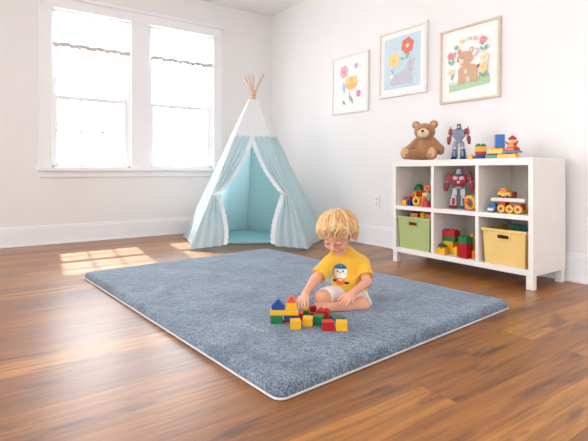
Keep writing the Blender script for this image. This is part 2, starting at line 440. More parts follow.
def picture(pxl, pxr, tl, bl, trr, brr, frame_m, fw, mount, label, artfn, depth=.022, tilt=0):
    Ya, Yb = y_at(pxl, RX-.02), y_at(pxr, RX-.02)
    da = (RX-.02)*SY+Ya*CY; db = (RX-.02)*SY+Yb*CY
    z1 = CAMH+((HZ-tl)*da+(HZ-trr)*db)/2/FPX; z0 = CAMH+((HZ-bl)*da+(HZ-brr)*db)/2/FPX
    W, H = Ya-Yb, z1-z0
    root = empty('framed_picture', (RX-.001, (Ya+Yb)/2, (z0+z1)/2), -PI/2, label, 'picture', 'nursery pictures on the wall')
    root.rotation_euler = (0, tilt, -PI/2)
    h, w = H/2, W/2
    m = MB()
    m.span((-w, -depth, -h), (-w+fw, 0, h)); m.span((w-fw, -depth, -h), (w, 0, h)); m.span((-w+fw, -depth, h-fw), (w-fw, 0, h)); m.span((-w+fw, -depth, -h), (w-fw, 0, -h+fw))
    m.build('picture_frame', frame_m, root, bevel=.002)
    MB().span((-w+fw, -depth*.45, -h+fw), (w-fw, -.001, h-fw)).build('mount_board', paper, root)
    ar = Art(-depth*.45-.0003); iw, ih = w-fw-mount, h-fw-mount
    artfn(ar, iw, ih); ar.mb.build('art_print', art_mats(), root, fix=False)
    return root
wood_fr = mat('pale_wood_frame', (222, 200, 176), .5, .06, 30)
white_fr = mat('white_frame', (240, 234, 226), .5, .02, 30)
def art1(A, w, h):
    A.poly([(-w, -h), (w, -h), (w, h), (-w, h)], 'paper')
    A.flower(-.40*w, .55*h, .30*w, 'pink', 'rose', 6); A.flower(.42*w, .70*h, .13*w, 'pink', 'rose')
    A.ell(.12*w, .02*h, .42*w, .27*h, 'orange'); A.ell(-.12*w, .15*h, .16*w, .16*h, 'yellow'); A.ell(.36*w, .15*h, .16*w, .16*h, 'yellow')
    A.leaf(-.35*w, -.38*h, .52*h, .10*w, PI/2+.15, 'blue'); A.leaf(.0*w, -.8*h, .55*h, .03*w, PI/2, 'green')
    A.leaf(-.25*w, -.85*h, .3*h, .07*w, PI-.7, 'green'); A.leaf(.25*w, -.85*h, .42*h, .07*w, PI-1.1, 'green'); A.flower(.6*w, -.45*h, .16*w, 'rose', 'pink')
def art2(A, w, h):
    A.poly([(-w, -h), (w, -h), (w, h), (-w, h)], 'sky')
    A.leaf(.18*w, .05*h, .42*h, .014*w, 1.5, 'green'); A.leaf(-.42*w, -.45*h, .6*h, .014*w, 1.7, 'green')
    A.flower(.30*w, .58*h, .34*w, 'red', 'lightyellow', 6); A.flower(-.45*w, .12*h, .32*w, 'yellow', 'orange', 6)
    A.leaf(.14*w, .06*h, .22*h, .06*w, 2.6); A.leaf(.2*w, .06*h, .32*h, .07*w, .9)
    A.leaf(-.45*w, -.4*h, .2*h, .05*w, 2.2)
    A.ell(-.02*w, -.62*h, .52*w, .25*h, 'grey', .12); A.ell(.36*w, -.38*h, .24*w, .17*h, 'grey', .3)
    A.leaf(.35*w, -.3*h, .5*h, .09*w, .75, 'grey'); A.leaf(.28*w, -.3*h, .46*h, .08*w, 1.05, 'grey'); A.leaf(.40*w, -.27*h, .36*h, .035*w, .75, 'pink')
    A.ell(-.45*w, -.74*h, .16*w, .14*h, 'grey'); A.ell(.42*w, -.74*h, .16*w, .14*h, 'grey'); A.ell(-.56*w, -.52*h, .09*w, .07*h, 'paper')
    A.ell(.45*w, -.36*h, .025*w, .02*h, 'darkbrown')
def art3(A, w, h):
    A.poly([(-w, -h), (w, -h), (w, h), (-w, h)], 'paper')
    A.poly([(-.9*w, -.9*h), (.9*w, -.78*h), (.9*w, -.52*h), (0, -.6*h), (-.9*w, -.66*h)], 'grass')
    for i in range(26): A.leaf(-.88*w+i*.07*w, -.68*h+.004*i*h, .14*h, .02*w, PI/2+.3*math.sin(i*2.3), 'grass')
    for x in (-.38, -.2, .12, .30): A.poly([((x-.075)*w, -.66*h), ((x+.075)*w, -.66*h), ((x+.085)*w, -.3*h), ((x-.085)*w, -.3*h)], 'brown')
    A.ell(-.03*w, -.24*h, .44*w, .22*h, 'brown'); A.ell(-.16*w, .18*h, .36*w, .24*h, 'brown')
    A.ell(-.40*w, .42*h, .10*w, .10*h, 'brown'); A.ell(.12*w, .42*h, .10*w, .10*h, 'brown'); A.ell(.12*w, .42*h, .05*w, .055*h, 'cream')
    A.ell(-.36*w, .10*h, .14*w, .09*h, 'cream'); A.ell(-.46*w, .13*h, .04*w, .03*h, 'darkbrown'); A.ell(-.28*w, .22*h, .03*w, .028*h, 'darkbrown')
    A.leaf(.36*w, -.22*h, .16*h, .05*w, .9, 'darkbrown'); A.ell(-.12*w, -.26*h, .07*w, .07*h, 'cream')
    N = 13; cols = ['lightyellow', 'green', 'blue', 'yellow', 'pink', 'green', 'lightyellow', 'blue', 'yellow']
    for i in range(N):
        t = PI*(.08+.84*i/(N-1)); x, z = .70*w*math.cos(t), .20*h+.62*h*math.sin(t)
        if i % 2: A.leaf(x, z, .16*h, .045*w, t+PI/2+.5*math.sin(i*3), cols[i % 9])
        else: A.flower(x, z, .09*w, cols[i % 9], 'lightyellow')
    A.flower(.62*w, .66*h, .14*w, 'rose', 'orange'); A.flower(.70*w, .06*h, .17*w, 'lightyellow', 'orange'); A.flower(.66*w, -.24*h, .17*w, 'yellow', 'orange')
    A.flower(-.78*w, .34*h, .15*w, 'rose', 'red'); A.leaf(-.76*w, .02*h, .22*h, .05*w, 2.1); A.leaf(-.74*w, .02*h, .22*h, .05*w, 1.1)
    A.flower(-.78*w, -.22*h, .13*w, 'lightyellow', 'orange'); A.leaf(-.74*w, -.5*h, .26*h, .045*w, 1.3); A.leaf(.66*w, -.55*h, .24*h, .05*w, .9); A.leaf(.64*w, -.55*h, .24*h, .05*w, 2.2)
    A.leaf(.70*w, .30*h, .22*h, .05*w, 1.0); A.leaf(.66*w, .30*h, .2*h, .05*w, 2.2)
    A.ell(.30*w, .30*h, .10*w, .14*h, 'pink', -.4); A.ell(.30*w, .30*h, .07*w, .11*h, 'paper', -.4)
picture(332, 368, 56.3, 114.3, 53, 111.5, white_fr, .016, .035, 'small white framed print of a pink flower and a yellow tulip', art1, tilt=.02)
picture(378.5, 427, 32.3, 97, 22.8, 94.2, white_fr, .026, .045, 'framed print of a grey bunny under red and yellow flowers on blue', art2, depth=.03, tilt=.02)
picture(440, 500, 32, 104, 16.6, 97.2, wood_fr, .016, .045, 'wood framed print of a brown bear cub under a floral arch', art3, depth=.025, tilt=.01)

# ================================================================= shelf unit
SD, SW, TH = .40, 1.10, .03
Zb, Zm, Zt = .115, .44, .787
shroot = empty('cube_shelf', SH(0, 0, 0), -PI/2, 'white six-compartment cube shelf on short legs against the wall', 'shelf')
divs = [0, .3775-.015, .7317-.015, SW-TH]
MB().span((0, 0, Zt-.045), (SW, SD, Zt)).build('top_board', shelf_m, shroot, bevel=.002)
MB().span((0, 0, Zb-.035), (SW, SD, Zb)).build('bottom_board', shelf_m, shroot, bevel=.002)
MB().span((TH, .001, Zm-.03), (SW-TH, SD-.01, Zm)).build('middle_board', shelf_m, shroot, bevel=.002)
for i in (0, 3): MB().span((divs[i], 0.0005, Zb), (divs[i]+TH, SD, Zt-.045)).build('side_panel', shelf_m, shroot, bevel=.002)
for i in (1, 2): MB().span((divs[i]+.003, .001, Zb), (divs[i]+TH-.003, SD-.01, Zm-.03)).span((divs[i]+.003, .001, Zm), (divs[i]+TH-.003, SD-.01, Zt-.045)).build('divider', shelf_m, shroot, bevel=.002)
MB().span((TH, SD-.010, Zb), (SW-TH, SD-.002, Zt-.045)).build('back_panel', mat('shelf_back_shaded', (214, 203, 190), .6), shroot)  # same laminate in a darker colour, shade inside the compartments painted in
for x in (.0, SW-.045):
    for y in (.0, SD-.05): MB().box((x+.0225, y+.0225, (Zb-.035)/2), (.042, .042, Zb-.035)).build('leg', shelf_m, shroot, bevel=.002)

# ================================================================= bricks and blocks
def brick(name, loc, rz, nx, ny, h, color, label, cat='toy brick', u=.032, group=None, studs=True, mi2=None):
    m = MB(); W, D = nx*u, ny*u
    m.box((0, 0, h/2), (W-.0008, D-.0008, h))
    if studs:
        for i in range(nx):
            for j in range(ny):
                x, y = -W/2+u*(i+.5), -D/2+u*(j+.5)
                m.tube([(x, y, h-.001), (x, y, h+u*.24), (x, y, h+u*.28)], [u*.3, u*.3, u*.26], 14)
    o = m.build(name, brickm[color], bevel=.0012)
    o.location = loc; o.rotation_euler = (0, 0, rz)
    return tag(o, label, cat, group)
def sb(px, inset, z, ang, nx, ny, h, color, label, name='toy_brick', u=.032, group=None, studs=True):
    s = sx(px, inset)
    return brick(name, SH(s, inset, z), -PI/2+ang, nx, ny, h, color, label, 'toy brick', u, group, studs)
E = .0006
# -- on top of the shelf
g1 = 'bricks on top of the shelf'
sb(471.5, .12, Zt+E, .0, 1, 1, .026, 'yellow', 'small yellow brick on the shelf top at the foot of the grey robot', group=g1)
st = [(.030, 'blue', 'blue brick at the bottom of the small tower on the shelf top'), (.020, 'red', 'thin red brick in the small tower on the shelf top'),
      (.036, 'yellow', 'yellow brick in the small tower on the shelf top'), (.010, 'green', 'thin green studded brick capping the small tower on the shelf top')]
z = Zt+E
for h, c, lb in st:
    sb(480.5, .15, z, .75, 2, 2, h, c, lb, group=g1, studs=(c == 'green')); z += h+.0004
sb(492.5, .13, Zt+E, .1, 3, 2, .026, 'green', 'flat green brick on the shelf top under a yellow one', group=g1, u=.026)
sb(508, .13, Zt+E, .1, 4, 2, .026, 'yellow', 'long yellow brick on the shelf top under the teal plate', group=g1, u=.03)
sb(497.5, .13, Zt+.028+.006, .05, 4, 2, .032, 'yellow', 'yellow brick carrying the big blue block on the shelf top', group=g1, u=.024)
sb(499.5, .13, Zt+.0735, .72, 1, 1, .085, 'skyblue', 'tall blue block standing on bricks on the shelf top', 'toy_block', group=g1, u=.056, studs=False)
sb(512, .12, Zt+.0355, .1, 4, 2, .012, 'teal', 'thin teal plate lying on the long yellow brick on the shelf top', group=g1, u=.026, studs=False)
s = sx(512.5, .12)
fg = empty('toy_figure', SH(s, .12, Zt+.048), -PI/2-.3, 'small red and yellow toy figure standing on the teal plate', 'toy')
MB().box((0, 0, .011), (.085, .05, .022), taper=(.8, .9)).build('base', brickm['red'], fg, bevel=.003)
MB().box((0, 0, .034), (.05, .036, .024), taper=(.8, .8)).build('body', brickm['orange'], fg, bevel=.004)
MB().ell((0, 0, .062), (.022, .022, .02)).build('head', mat('plastic_peach', (245, 190, 120), .35), fg, smooth=True)
MB().ell((0, 0, .078), (.027, .026, .012)).ell((.0, 0, .088), (.014, .014, .011)).build('hat', brickm['red'], fg, smooth=True)
MB().tube([(-.02, 0, .04), (-.04, -.004, .048), (-.05, -.008, .06)], [.006, .0055, .005]).build('arm', brickm['red'], fg, smooth=True)
MB().tube([(.02, 0, .04), (.04, -.004, .048), (.05, -.008, .06)], [.006, .0055, .005]).build('arm', brickm['red'], fg, smooth=True)

# -- teddy bear
def teddy():
    s = sx(425, .17)
    root = empty('teddy_bear', SH(s, .17, Zt+.006), -PI/2+.52, 'brown teddy bear with cream muzzle sitting on top of the shelf', 'teddy bear')
    fur = mat('brown_fur', (176, 124, 80), .95, .16, 120, bump=.9, bscale=170, Sheen_Weight=.5)
    cream = mat('cream_fur', (234, 205, 168), .95, .08, 120, bump=.6, bscale=200, Sheen_Weight=.4)
    sole = mat('sole_fur', (214, 168, 120), .95, .08, 120, bump=.6, bscale=200)
    k = .02
    P = [('e', (0, 0, .083), (.078, .066, .088), None, k), ('e', (0, -.012, .065), (.070, .062, .062), None, k),
         ('e', (0, -.016, .218), (.080, .068, .068), None, .012), ('e', (0, -.046, .203), (.04, .035, .032), None, k),
         ('e', (-.066, -.004, .273), (.033, .016, .032), None, .008), ('e', (.066, -.004, .273), (.033, .016, .032), None, .008),
         ('-e', (-.066, -.026, .275), (.016, .012, .016), None, .006), ('-e', (.066, -.026, .275), (.016, .012, .016), None, .006)]
    for q in (-1, 1):
        P += [('c', (q*.062, -.004, .145), (q*.116, -.03, .082), .028, .030, .012), ('c', (q*.116, -.03, .082), (q*.122, -.052, .062), .030, .027, .012)]
        P += [('c', (q*.055, -.03, .040), (q*(.115 if q < 0 else .068), -.115, .040), .040, .036, .014),
              ('e', (q*(.124 if q < 0 else .073), -.132, .050), (.036, .020, .046), None, .012)]
    surface(P, .0035, 'bear_body', fur, root)
    MB().ell((0, -.082, .203), (.044, .027, .036), 24).build('muzzle', cream, root, smooth=True)
    MB().ell((0, -.108, .217), (.012, .007, .009)).build('nose', brickm['black'], root, smooth=True)
    MB().tube([(0, -.1085, .210), (0, -.1092, .198)], .0012).tube([(-.012, -.104, .192), (0, -.108, .197), (.012, -.104, .192)], .0012).build('mouth_stitch', brickm['black'], root)
    for q in (-1, 1):
        MB().ell((q*.033, -.074, .233), (.0065, .005, .0065)).build('eye', brickm['black'], root, smooth=True)
        MB().ell((q*.066, -.015, .275), (.018, .006, .018)).build('inner_ear', sole, root, smooth=True)
        MB().ell((q*(.124 if q < 0 else .073), -.1465, .052), (.028, .008, .036), 20).build('foot_sole', sole, root, smooth=True)
teddy()

# -- plain toy robots
def robot(px, inset, z, rz, H, C, label, wide=1.0):
    root = empty('toy_robot', SH(sx(px, inset), inset, z+E), rz, label, 'toy robot'); root.scale = (H*wide, H, H)
    def part(n, c, *boxes, bevel=.012):
        m = MB()
        for bx in boxes:
            if bx[0] == 'b': m.box(*bx[1:])
            elif bx[0] == 'c': m.tube([bx[1], bx[2]], bx[3], 16)
            elif bx[0] == 'e': m.ell(bx[1], bx[2])
        return m.build(n, c, root, bevel=bevel)
    M = {k: mat('robot_'+k, c, .3, .03, 20, Metallic=.25) for k, c in dict(navy=(24, 46, 80), grey=(122, 128, 144), red=(150, 18, 30), silver=(184, 184, 186), dark=(26, 26, 34), blue=(26, 74, 136)).items()}
    A, B, D, L1, L2, F1, F2 = [M[c] for c in C]       # chest, arm, head, thigh, shin, feet
    part('head', D, ('b', (0, 0, .90), (.12, .13, .13), None, (.8, .8)), ('c', (0, 0, .82), (0, 0, .86), .04))
    part('face_plate', M['silver'], ('b', (0, -.066, .885), (.075, .03, .07), None, (.9, 1)))
    part('chest', A, ('b', (0, 0, .71), (.34, .20, .20), None, (1.12, 1)), ('b', (0, 0, .58), (.20, .16, .08), None, (1.4, 1.1)))
    part('chest_plate', M['silver'] if C[0] == 'red' else M['grey'], ('b', (-.075, -.105, .74), (.11, .03, .08), Ry(.2)), ('b', (.075, -.105, .74), (.11, .03, .08), Ry(-.2)), ('b', (0, -.1, .64), (.07, .03, .06)), bevel=.008)
    part('collar', M['grey'], ('b', (0, 0, .825), (.26, .16, .03), None, (.7, .7)))
    part('waist', M['grey'], ('c', (0, 0, .50), (0, 0, .56), .075), ('b', (0, -.02, .50), (.16, .15, .07), None, (1.2, 1)))
    for q in (-1, 1):
        part('shoulder', B, ('b', (q*.245, 0, .76), (.13, .17, .15), Ry(-q*.12), (.8, .9)), ('b', (q*.265, .03, .86), (.035, .06, .12), Ry(-q*.1), (.5, .6)))
        part('upper_arm', M['grey'], ('c', (q*.255, 0, .70), (q*.285, -.01, .60), .042))
        part('forearm', B if C[0] == 'red' else M['red'], ('b', (q*.30, -.02, .55), (.10, .12, .15), Ry(-q*.1), (1.1, 1)))
        part('fist', M['dark'] if C[0] != 'red' else M['red'], ('b', (q*.31, -.03, .45), (.075, .08, .07)), ('b', (q*.29, -.065, .45), (.03, .03, .05)))
        part('thigh', L1, ('b', (q*.095, 0, .40), (.12, .13, .18), Ry(-q*.08), (.95, .95)))
        part('knee', M['silver'], ('b', (q*.112, -.06, .31), (.09, .06, .07)))
        part('shin', L2, ('b', (q*.125, 0, .19), (.17, .17, .24), Ry(-q*.06), (.68, .8)))
        part('foot', F1 if q < 0 else F2, ('b', (q*.14, -.03, .035), (.19, .26, .07), None, (.8, .75)))
        part('shin_plate', M['grey'] if C[0] != 'red' else (F1 if q < 0 else F2), ('b', (q*.125, -.088, .17), (.07, .02, .16), Ry(-q*.05)), bevel=.006)
robot(459, .15, Zt, -PI/2+.40, .265, ('grey', 'red', 'navy', 'grey', 'navy', 'navy', 'navy'), 'grey and navy toy robot standing on top of the shelf', .85)
robot(459.3, .15, Zm, -PI/2+.42, .292, ('red', 'red', 'silver', 'silver', 'silver', 'red', 'blue'), 'red and silver toy robot standing in the upper middle compartment', .98)

# -- compartment 2: ring toy, lower bricks
s = sx(470.3, .045)
rt = empty('ring_toy', SH(s, .045, Zm+E), -PI/2-.2, 'yellow ring toy leaning beside the red robot in the upper middle compartment', 'toy')
MB().torus((0, 0, .052), .040, .012, (0, 1, .15), 28, 10).build('ring', brickm['yellow'], rt, smooth=True)
MB().ell((-.022, -.008, .060), (.020, .014, .022)).build('orange_knob', brickm['coral'], rt, smooth=True)
MB().box((0, .0, .016), (.075, .035, .014)).build('base', brickm['orange'], rt, bevel=.003)
g2 = 'bricks in the lower middle compartment'
zz = Zb+E
sb(442, .045, zz, -.05, 2, 1, .038, 'yellow', 'low yellow brick at the front of the lower middle compartment', group=g2, u=.036)
sb(442.5, .05, zz+.052, -.05, 2, 1, .010, 'darkgreen', 'thin dark green plate on the low yellow brick', group=g2, u=.03)
for c, h, dz, lb in (('yellow', .058, 0, 'yellow brick at the bottom of the tall stack in the lower middle compartment'), ('yellow', .030, .0585, 'second yellow brick in the tall stack in the lower middle compartment'), ('green', .032, .089, 'green brick under the red one in the lower middle compartment'), ('red', .042, .1215, 'red brick on top of the tall stack in the lower middle compartment')):
    sb(451.5, .125, zz+dz, 0, 3 if c != 'yellow' else 2, 2, h, c, lb, group=g2, u=.034 if c != 'yellow' else .040, studs=(c == 'red'))
sb(466, .20, zz, 0, 2, 2, .115, 'darkred', 'dark red block behind the red and green bricks in the lower middle compartment', group=g2, u=.038)
sb(456.5, .075, zz, 0, 1, 1, .055, 'yellow', 'small yellow block between the two brick stacks in the lower middle compartment', group=g2, u=.032)
sb(465.5, .055, zz, -.1, 2, 2, .098, 'red', 'tall red brick under a green one in the lower middle compartment', group=g2, u=.034, studs=False)
sb(465.5, .055, zz+.0985, -.1, 2, 2, .042, 'green', 'green studded brick on the tall red one in the lower middle compartment', group=g2, u=.034)
sb(474.2, .065, zz, 0, 1, 1, .05, 'orange', 'orange block beside the tall red brick in the lower middle compartment', group=g2, u=.024)
sb(472.5, .13, zz, 0, 1, 1, .15, 'yellow', 'tall yellow block at the back beside the divider in the lower middle compartment', group=g2, u=.03)

# -- compartment 1: heap of toys
def wheel(px, inset, z, R, tilt, c, lb, hub='black'):
    r = empty('ring_toy', SH(sx(px, inset), inset, z+R), -PI/2+tilt, lb, 'toy', 'toys heaped in the upper compartment nearest the teepee')
    MB().torus((0, 0, 0), R*.68, R*.32, (0, 1, 0), 24, 12).build('rim', brickm[c], r, smooth=True)
    MB().tube([(0, -R*.22, 0), (0, R*.22, 0)], R*.40, 18).build('hub', brickm[hub], r)
    return r
g3 = 'toys heaped in the upper compartment nearest the teepee'
zz = Zm+E
sb(405, .08, zz, .15, 1, 1, .042, 'yellow', 'yellow block at the low end of the toy heap', 'toy_block', .042, g3, False)
sb(410.5, .09, zz, -.35, 1, 1, .040, 'blue', 'blue block at the foot of the toy heap', 'toy_block', .036, g3, False)
sb(408.3, .10, zz, .1, 2, 1, .062, 'magenta', 'magenta brick behind the yellow block in the toy heap', group=g3, u=.026)
sb(413, .155, zz, .3, 1, 1, .085, 'red', 'red block standing behind the blue one in the toy heap', 'toy_block', .036, g3, False)
wheel(416.5, .075, zz, .036, .1, 'yellow', 'big yellow ring with dark centre at the front of the toy heap')
wheel(414.5, .14, zz+.045, .030, -.5, 'yellow', 'upper yellow ring leaning in the middle of the toy heap')
sb(422, .11, zz, .5, 1, 1, .072, 'orange', 'orange block in the middle of the toy heap', 'toy_block', .048, g3, False)
c_ = MB().tube([(0, 0, 0), (0, 0, .045), (0, 0, .048)], [.032, .032, .029], 24).build('toy_drum', brickm['red'], smooth=False, bevel=.002)
c_.location = SH(sx(427, .06), .06, zz); tag(c_, 'round red toy drum at the front corner of the toy heap', 'toy', g3)
sb(419.5, .19, zz, -.2, 2, 1, .105, 'coral', 'coral red brick high in the toy heap', group=g3, u=.036)
sb(427, .19, zz, .2, 1, 1, .10, 'yellow', 'tall yellow block at the back of the toy heap', 'toy_block', .055, g3, False)
wheel(427.5, .17, zz+.1015, .032, .2, 'orange', 'orange ring on top of the toy heap')
sb(429.5, .10, zz, .2, 1, 1, .095, 'darkgreen', 'dark green block beside the divider in the toy heap', 'toy_block', .034, g3, False)
s = sx(420, .20)
gt = MB().prism([(-.042, 0), (.042, 0), (.03, .028), (0, .05), (-.03, .028)], -.02, .02).build('toy_roof_block', brickm['green'], bevel=.003)
gt.location = SH(s, .19, zz+.115); gt.rotation_euler = (0, 0, -PI/2-.2); tag(gt, 'green roof-shaped block on the peak of the toy heap', 'toy block', g3)

# -- compartment 3: toy truck
s0, i0 = sx(510.5, .10), .10
tk = empty('toy_truck', SH(s0, i0, Zm+E), -PI/2, 'red toy truck with yellow wheels and a white deck in the upper compartment', 'toy truck')
MB().span((-.058, -.028, .022), (.085, .028, .034)).span((-.058, -.026, .034), (-.02, .026, .070)).span((.03, -.026, .034), (.085, .026, .060)).build('chassis', brickm['red'], tk, bevel=.003)
MB().span((-.115, -.035, .071), (.11, .035, .094)).build('deck', mat('cream_plastic', (238, 226, 208), .4), tk, bevel=.003)
for x in (-.040, .016, .07):
    for q in (-1, 1):
        wv = MB().tube([(x, q*.026, .026), (x, q*.044, .026)], .026, 24).build('wheel', brickm['yellow'], tk, bevel=.004)
        MB().tube([(x, q*.043, .026), (x, q*.047, .026)], .010, 16).build('hubcap', brickm['darkred'], wv)
tc_ = empty('toy_car', SH(sx(505.5, .10), .10, Zm+.096), -PI/2, 'small yellow toy car parked on the deck of the toy truck', 'toy car')
MB().box((0, 0, .022), (.085, .05, .028), None, (.95, .9)).box((-.005, 0, .047), (.055, .044, .024), None, (.7, .85)).build('body', brickm['yellow'], tc_, bevel=.004)
MB().box((-.005, 0, .047), (.045, .0455, .014), None, (.8, .95)).build('side_window', brickm['coral'], tc_)
for x in (-.026, .026):
    for q in (-1, 1): MB().tube([(x, q*.020, .009), (x, q*.028, .009)], .0095, 16).build('wheel', brickm['black'], tc_, bevel=.001)
sb(513, .12, Zm+.0955, 0, 1, 1, .04, 'darkred', 'dark red block standing behind the yellow car on the truck deck', 'toy_block', .034, None, False)
bc = empty('toy_car', SH(sx(493.5, .08), .08, Zm+E), -PI/2, 'tiny blue toy car with white bumper in front of the truck', 'toy car')
MB().box((0, 0, .026), (.055, .045, .026), None, (.95, .9)).box((.004, 0, .048), (.036, .038, .020), None, (.8, .85)).build('body', brickm['skyblue'], bc, bevel=.004)
MB().box((-.006, -.0245, .016), (.04, .006, .014)).build('bumper', brickm['white'], bc, bevel=.001)
for x in (-.017, .017):
    for q in (-1, 1): MB().tube([(x, q*.015, .010), (x, q*.022, .010)], .010, 16).build('wheel', brickm['black'], bc, bevel=.001)

# -- storage bins
def bin_(s0, W, z, H, c, name_l, inset=.012, D=.33, hx=.0, hw=.075):
    root = empty('storage_bin', SH(s0+W/2, inset+D/2, z+E), -PI/2, name_l, 'bin', 'plastic bins in the bottom row')
    m = MB(); t = .004; w, d = W/2, D/2; tp = .93
    # tapered walls
    def wall(p0, p1, n):
        m.add([p0[0], p0[1], p1[1], p1[0], *[Vector(q)-Vector(n)*t for q in (p0[0], p0[1], p1[1], p1[0])]],
              [(0, 1, 2, 3), (7, 6, 5, 4), (0, 4, 5, 1), (1, 5, 6, 2), (2, 6, 7, 3), (3, 7, 4, 0)])
    def P(x, y, u): k = tp+(1-tp)*u; return Vector((x*k, y*k, H*u))
    # front wall with the hand slot cut out
    ua, ub = .74, .84; xa, xb = (hx-hw/2)/w, (hx+hw/2)/w
    n = (0, -1, 0)
    def F(x, u): return P(x*w, -d, u)
    wall((F(-1, 0), F(1, 0)), (F(-1, ua), F(1, ua)), n); wall((F(-1, ub), F(1, ub)), (F(-1, 1), F(1, 1)), n)
    wall((F(-1, ua), F(xa, ua)), (F(-1, ub), F(xa, ub)), n); wall((F(xb, ua), F(1, ua)), (F(xb, ub), F(1, ub)), n)
    wall((P(w, d, 0), P(-w, d, 0)), (P(w, d, 1), P(-w, d, 1)), (0, 1, 0))
    wall((P(w, -d, 0), P(w, d, 0)), (P(w, -d, 1), P(w, d, 1)), (1, 0, 0)); wall((P(-w, d, 0), P(-w, -d, 0)), (P(-w, d, 1), P(-w, -d, 1)), (-1, 0, 0))
    m.span((-w*tp, -d*tp, 0), (w*tp, d*tp, t))
    m.build('bin_shell', c, root)
    r = MB(); o = .007
    r.span((-w-o, -d-o, H-.018), (w+o, -d+.002, H)); r.span((-w-o, d-.002, H-.018), (w+o, d+o, H)); r.span((-w-o, -d+.002, H-.018), (-w+.002, d-.002, H)); r.span((w-.002, -d+.002, H-.018), (w+o, d-.002, H))
    r.build('rim', c, root, bevel=.003)
    hl = MB(); yy = -d*(tp+(1-tp)*.79)
    za, zb_ = H*ua, H*ub; e = .010
    hl.span((hx-hw/2-e, yy-.008, za-e), (hx+hw/2+e, yy+.001, za)); hl.span((hx-hw/2-e, yy-.008, zb_), (hx+hw/2+e, yy+.001, zb_+e))
    hl.span((hx-hw/2-e, yy-.008, za), (hx-hw/2, yy+.001, zb_)); hl.span((hx+hw/2, yy-.008, za), (hx+hw/2+e, yy+.001, zb_))
    hl.build('slot_handle', c, root, bevel=.003)
    return root
greenb = mat('green_bin_plastic', (170, 184, 118), .5, .02, 10); yellowb = mat('yellow_bin_plastic', (236, 198, 120), .5, .02, 10)
bin_(.040, .305, Zb, .245, greenb, 'green plastic storage bin in the bottom row of the shelf', hx=.0)
bin_(.765, .285, Zb, .225, yellowb, 'yellow plastic storage bin in the bottom row of the shelf', hx=.0)
gb = 'loose toys in the green bin'
for i, (s, ins, c, a, lb) in enumerate([(.138, .10, 'orange', .4, 'orange block poking out of the green bin beside its near rim'), (.22, .12, 'yellow', -.3, 'yellow block at the middle of the green bin'),
        (.285, .10, 'coral', .2, 'coral block poking out of the green bin beside the divider'), (.21, .21, 'red', .7, 'red block at the back of the green bin'), (.29, .20, 'yellow', .1, 'yellow block at the back of the green bin beside the divider')]):
    brick('toy_block', SH(s, ins, Zb+.006), -PI/2+a, 1, 1, .262+.008*(i % 2), c, lb, 'toy block', .058, gb, False)
gb = 'loose toys in the yellow bin'
for s, ins, c, a, lb in [(.87, .22, 'darkgreen', .3, 'dark green block just above the rim of the yellow bin'), (.96, .22, 'teal', -.2, 'teal block just above the rim of the yellow bin')]:
    brick('toy_block', SH(s, ins, Zb+.006), -PI/2+a, 1, 1, .232, c, lb, 'toy block', .07, gb, False)

# ================================================================= play mat
N0 = G(279, 403); ang = math.radians(39.6)
ML, MW, MT = 2.10, 1.50, .044
un = Vector((math.cos(ang), math.sin(ang), 0)); vn = Vector((-math.sin(ang), math.cos(ang), 0))
ctr = Vector((N0[0], N0[1], 0))+un*MW/2+vn*ML/2
mroot = empty('play_mat', cam2w(ctr[0], ctr[1], 0), ang-YAW, 'thick blue-grey plush play mat with a pale piped edge on the wooden floor', 'play mat')
def rrect(w, l, r, inset, z, n=8):
    pts = []
    for cx, cy, a0 in ((w-r, l-r, 0), (-w+r, l-r, PI/2), (-w+r, -l+r, PI), (w-r, -l+r, 3*PI/2)):
        for i in range(n+1):
            a = a0+PI/2*i/n; rr = max(r-inset, .001)
            pts.append(Vector((cx+rr*math.cos(a), cy+rr*math.sin(a), z)))
    return pts
m = MB(); rings = [(.006, .004), (.001, .009), (0, .016), (.001, .025), (.005, .033), (.012, .039), (.020, .0425), (.030, MT)]
vs = []; nn = None
for ins, z in rings:
    rr = rrect(MW/2, ML/2, .034, ins, z); nn = len(rr); vs += rr
m.add(vs, [(i*nn+j, i*nn+(j+1) % nn, (i+1)*nn+(j+1) % nn, (i+1)*nn+j) for i in range(len(rings)-1) for j in range(nn)] + [tuple(range(nn))[::-1], tuple(range((len(rings)-1)*nn, len(rings)*nn))])
m.build('plush_top', plush_m, mroot, smooth=True)
pp = rrect(MW/2, ML/2, .034, -.001, .0055); pp.append(pp[0])
MB().tube(pp, .0042, 8, caps=False).build('piping', mat('pale_piping', (205, 204, 202), .7, .02, 60), mroot, smooth=True)

# ================================================================= teepee
Ct = Vector((-.414, 4.66, 1.49))
base = [Vector((-.920, 4.05, 0)), Vector((.117, 4.09, 0)), Vector((.315, 4.72, 0)), Vector((-.55, 5.36, 0)), Vector((-1.175, 4.88, 0))]
TB = Vector((Ct[0], Ct[1], 0))
troot = empty('play_teepee', cam2w(TB[0], TB[1], 0), -YAW, 'pale aqua play teepee with white lace and wooden poles in the corner', 'teepee')
base = [b-TB for b in base]; Cl = Vector((0, 0, Ct[2]))
pole_m = mat('bare_pine', (226, 192, 158), .6, .08, 20)
out_m = fabric('pale_aqua_cotton', (232, 240, 242), .55); in_m = fabric('aqua_lining', (214, 244, 248), .65)
def pl(i, z, out=0.0):                      # a point on pole line i
    b = base[i % 5]; t = z/Cl[2]
    p = b.lerp(Cl, t); c = Vector((b[0], b[1], 0)).normalized()
    return p + c*out
for i in range(5):
    b = base[i]; tw = Rz(i*2*PI/5) @ Vector((.010, 0, 0))
    d = (Cl+tw-b); L = 1.125+.015*math.sin(i*2.1)
    MB().tube([b+Vector((0, 0, .006)), b+d*.5, b+d*L], [.011, .011, .0095], 12).build('pole', pole_m, troot, smooth=True)
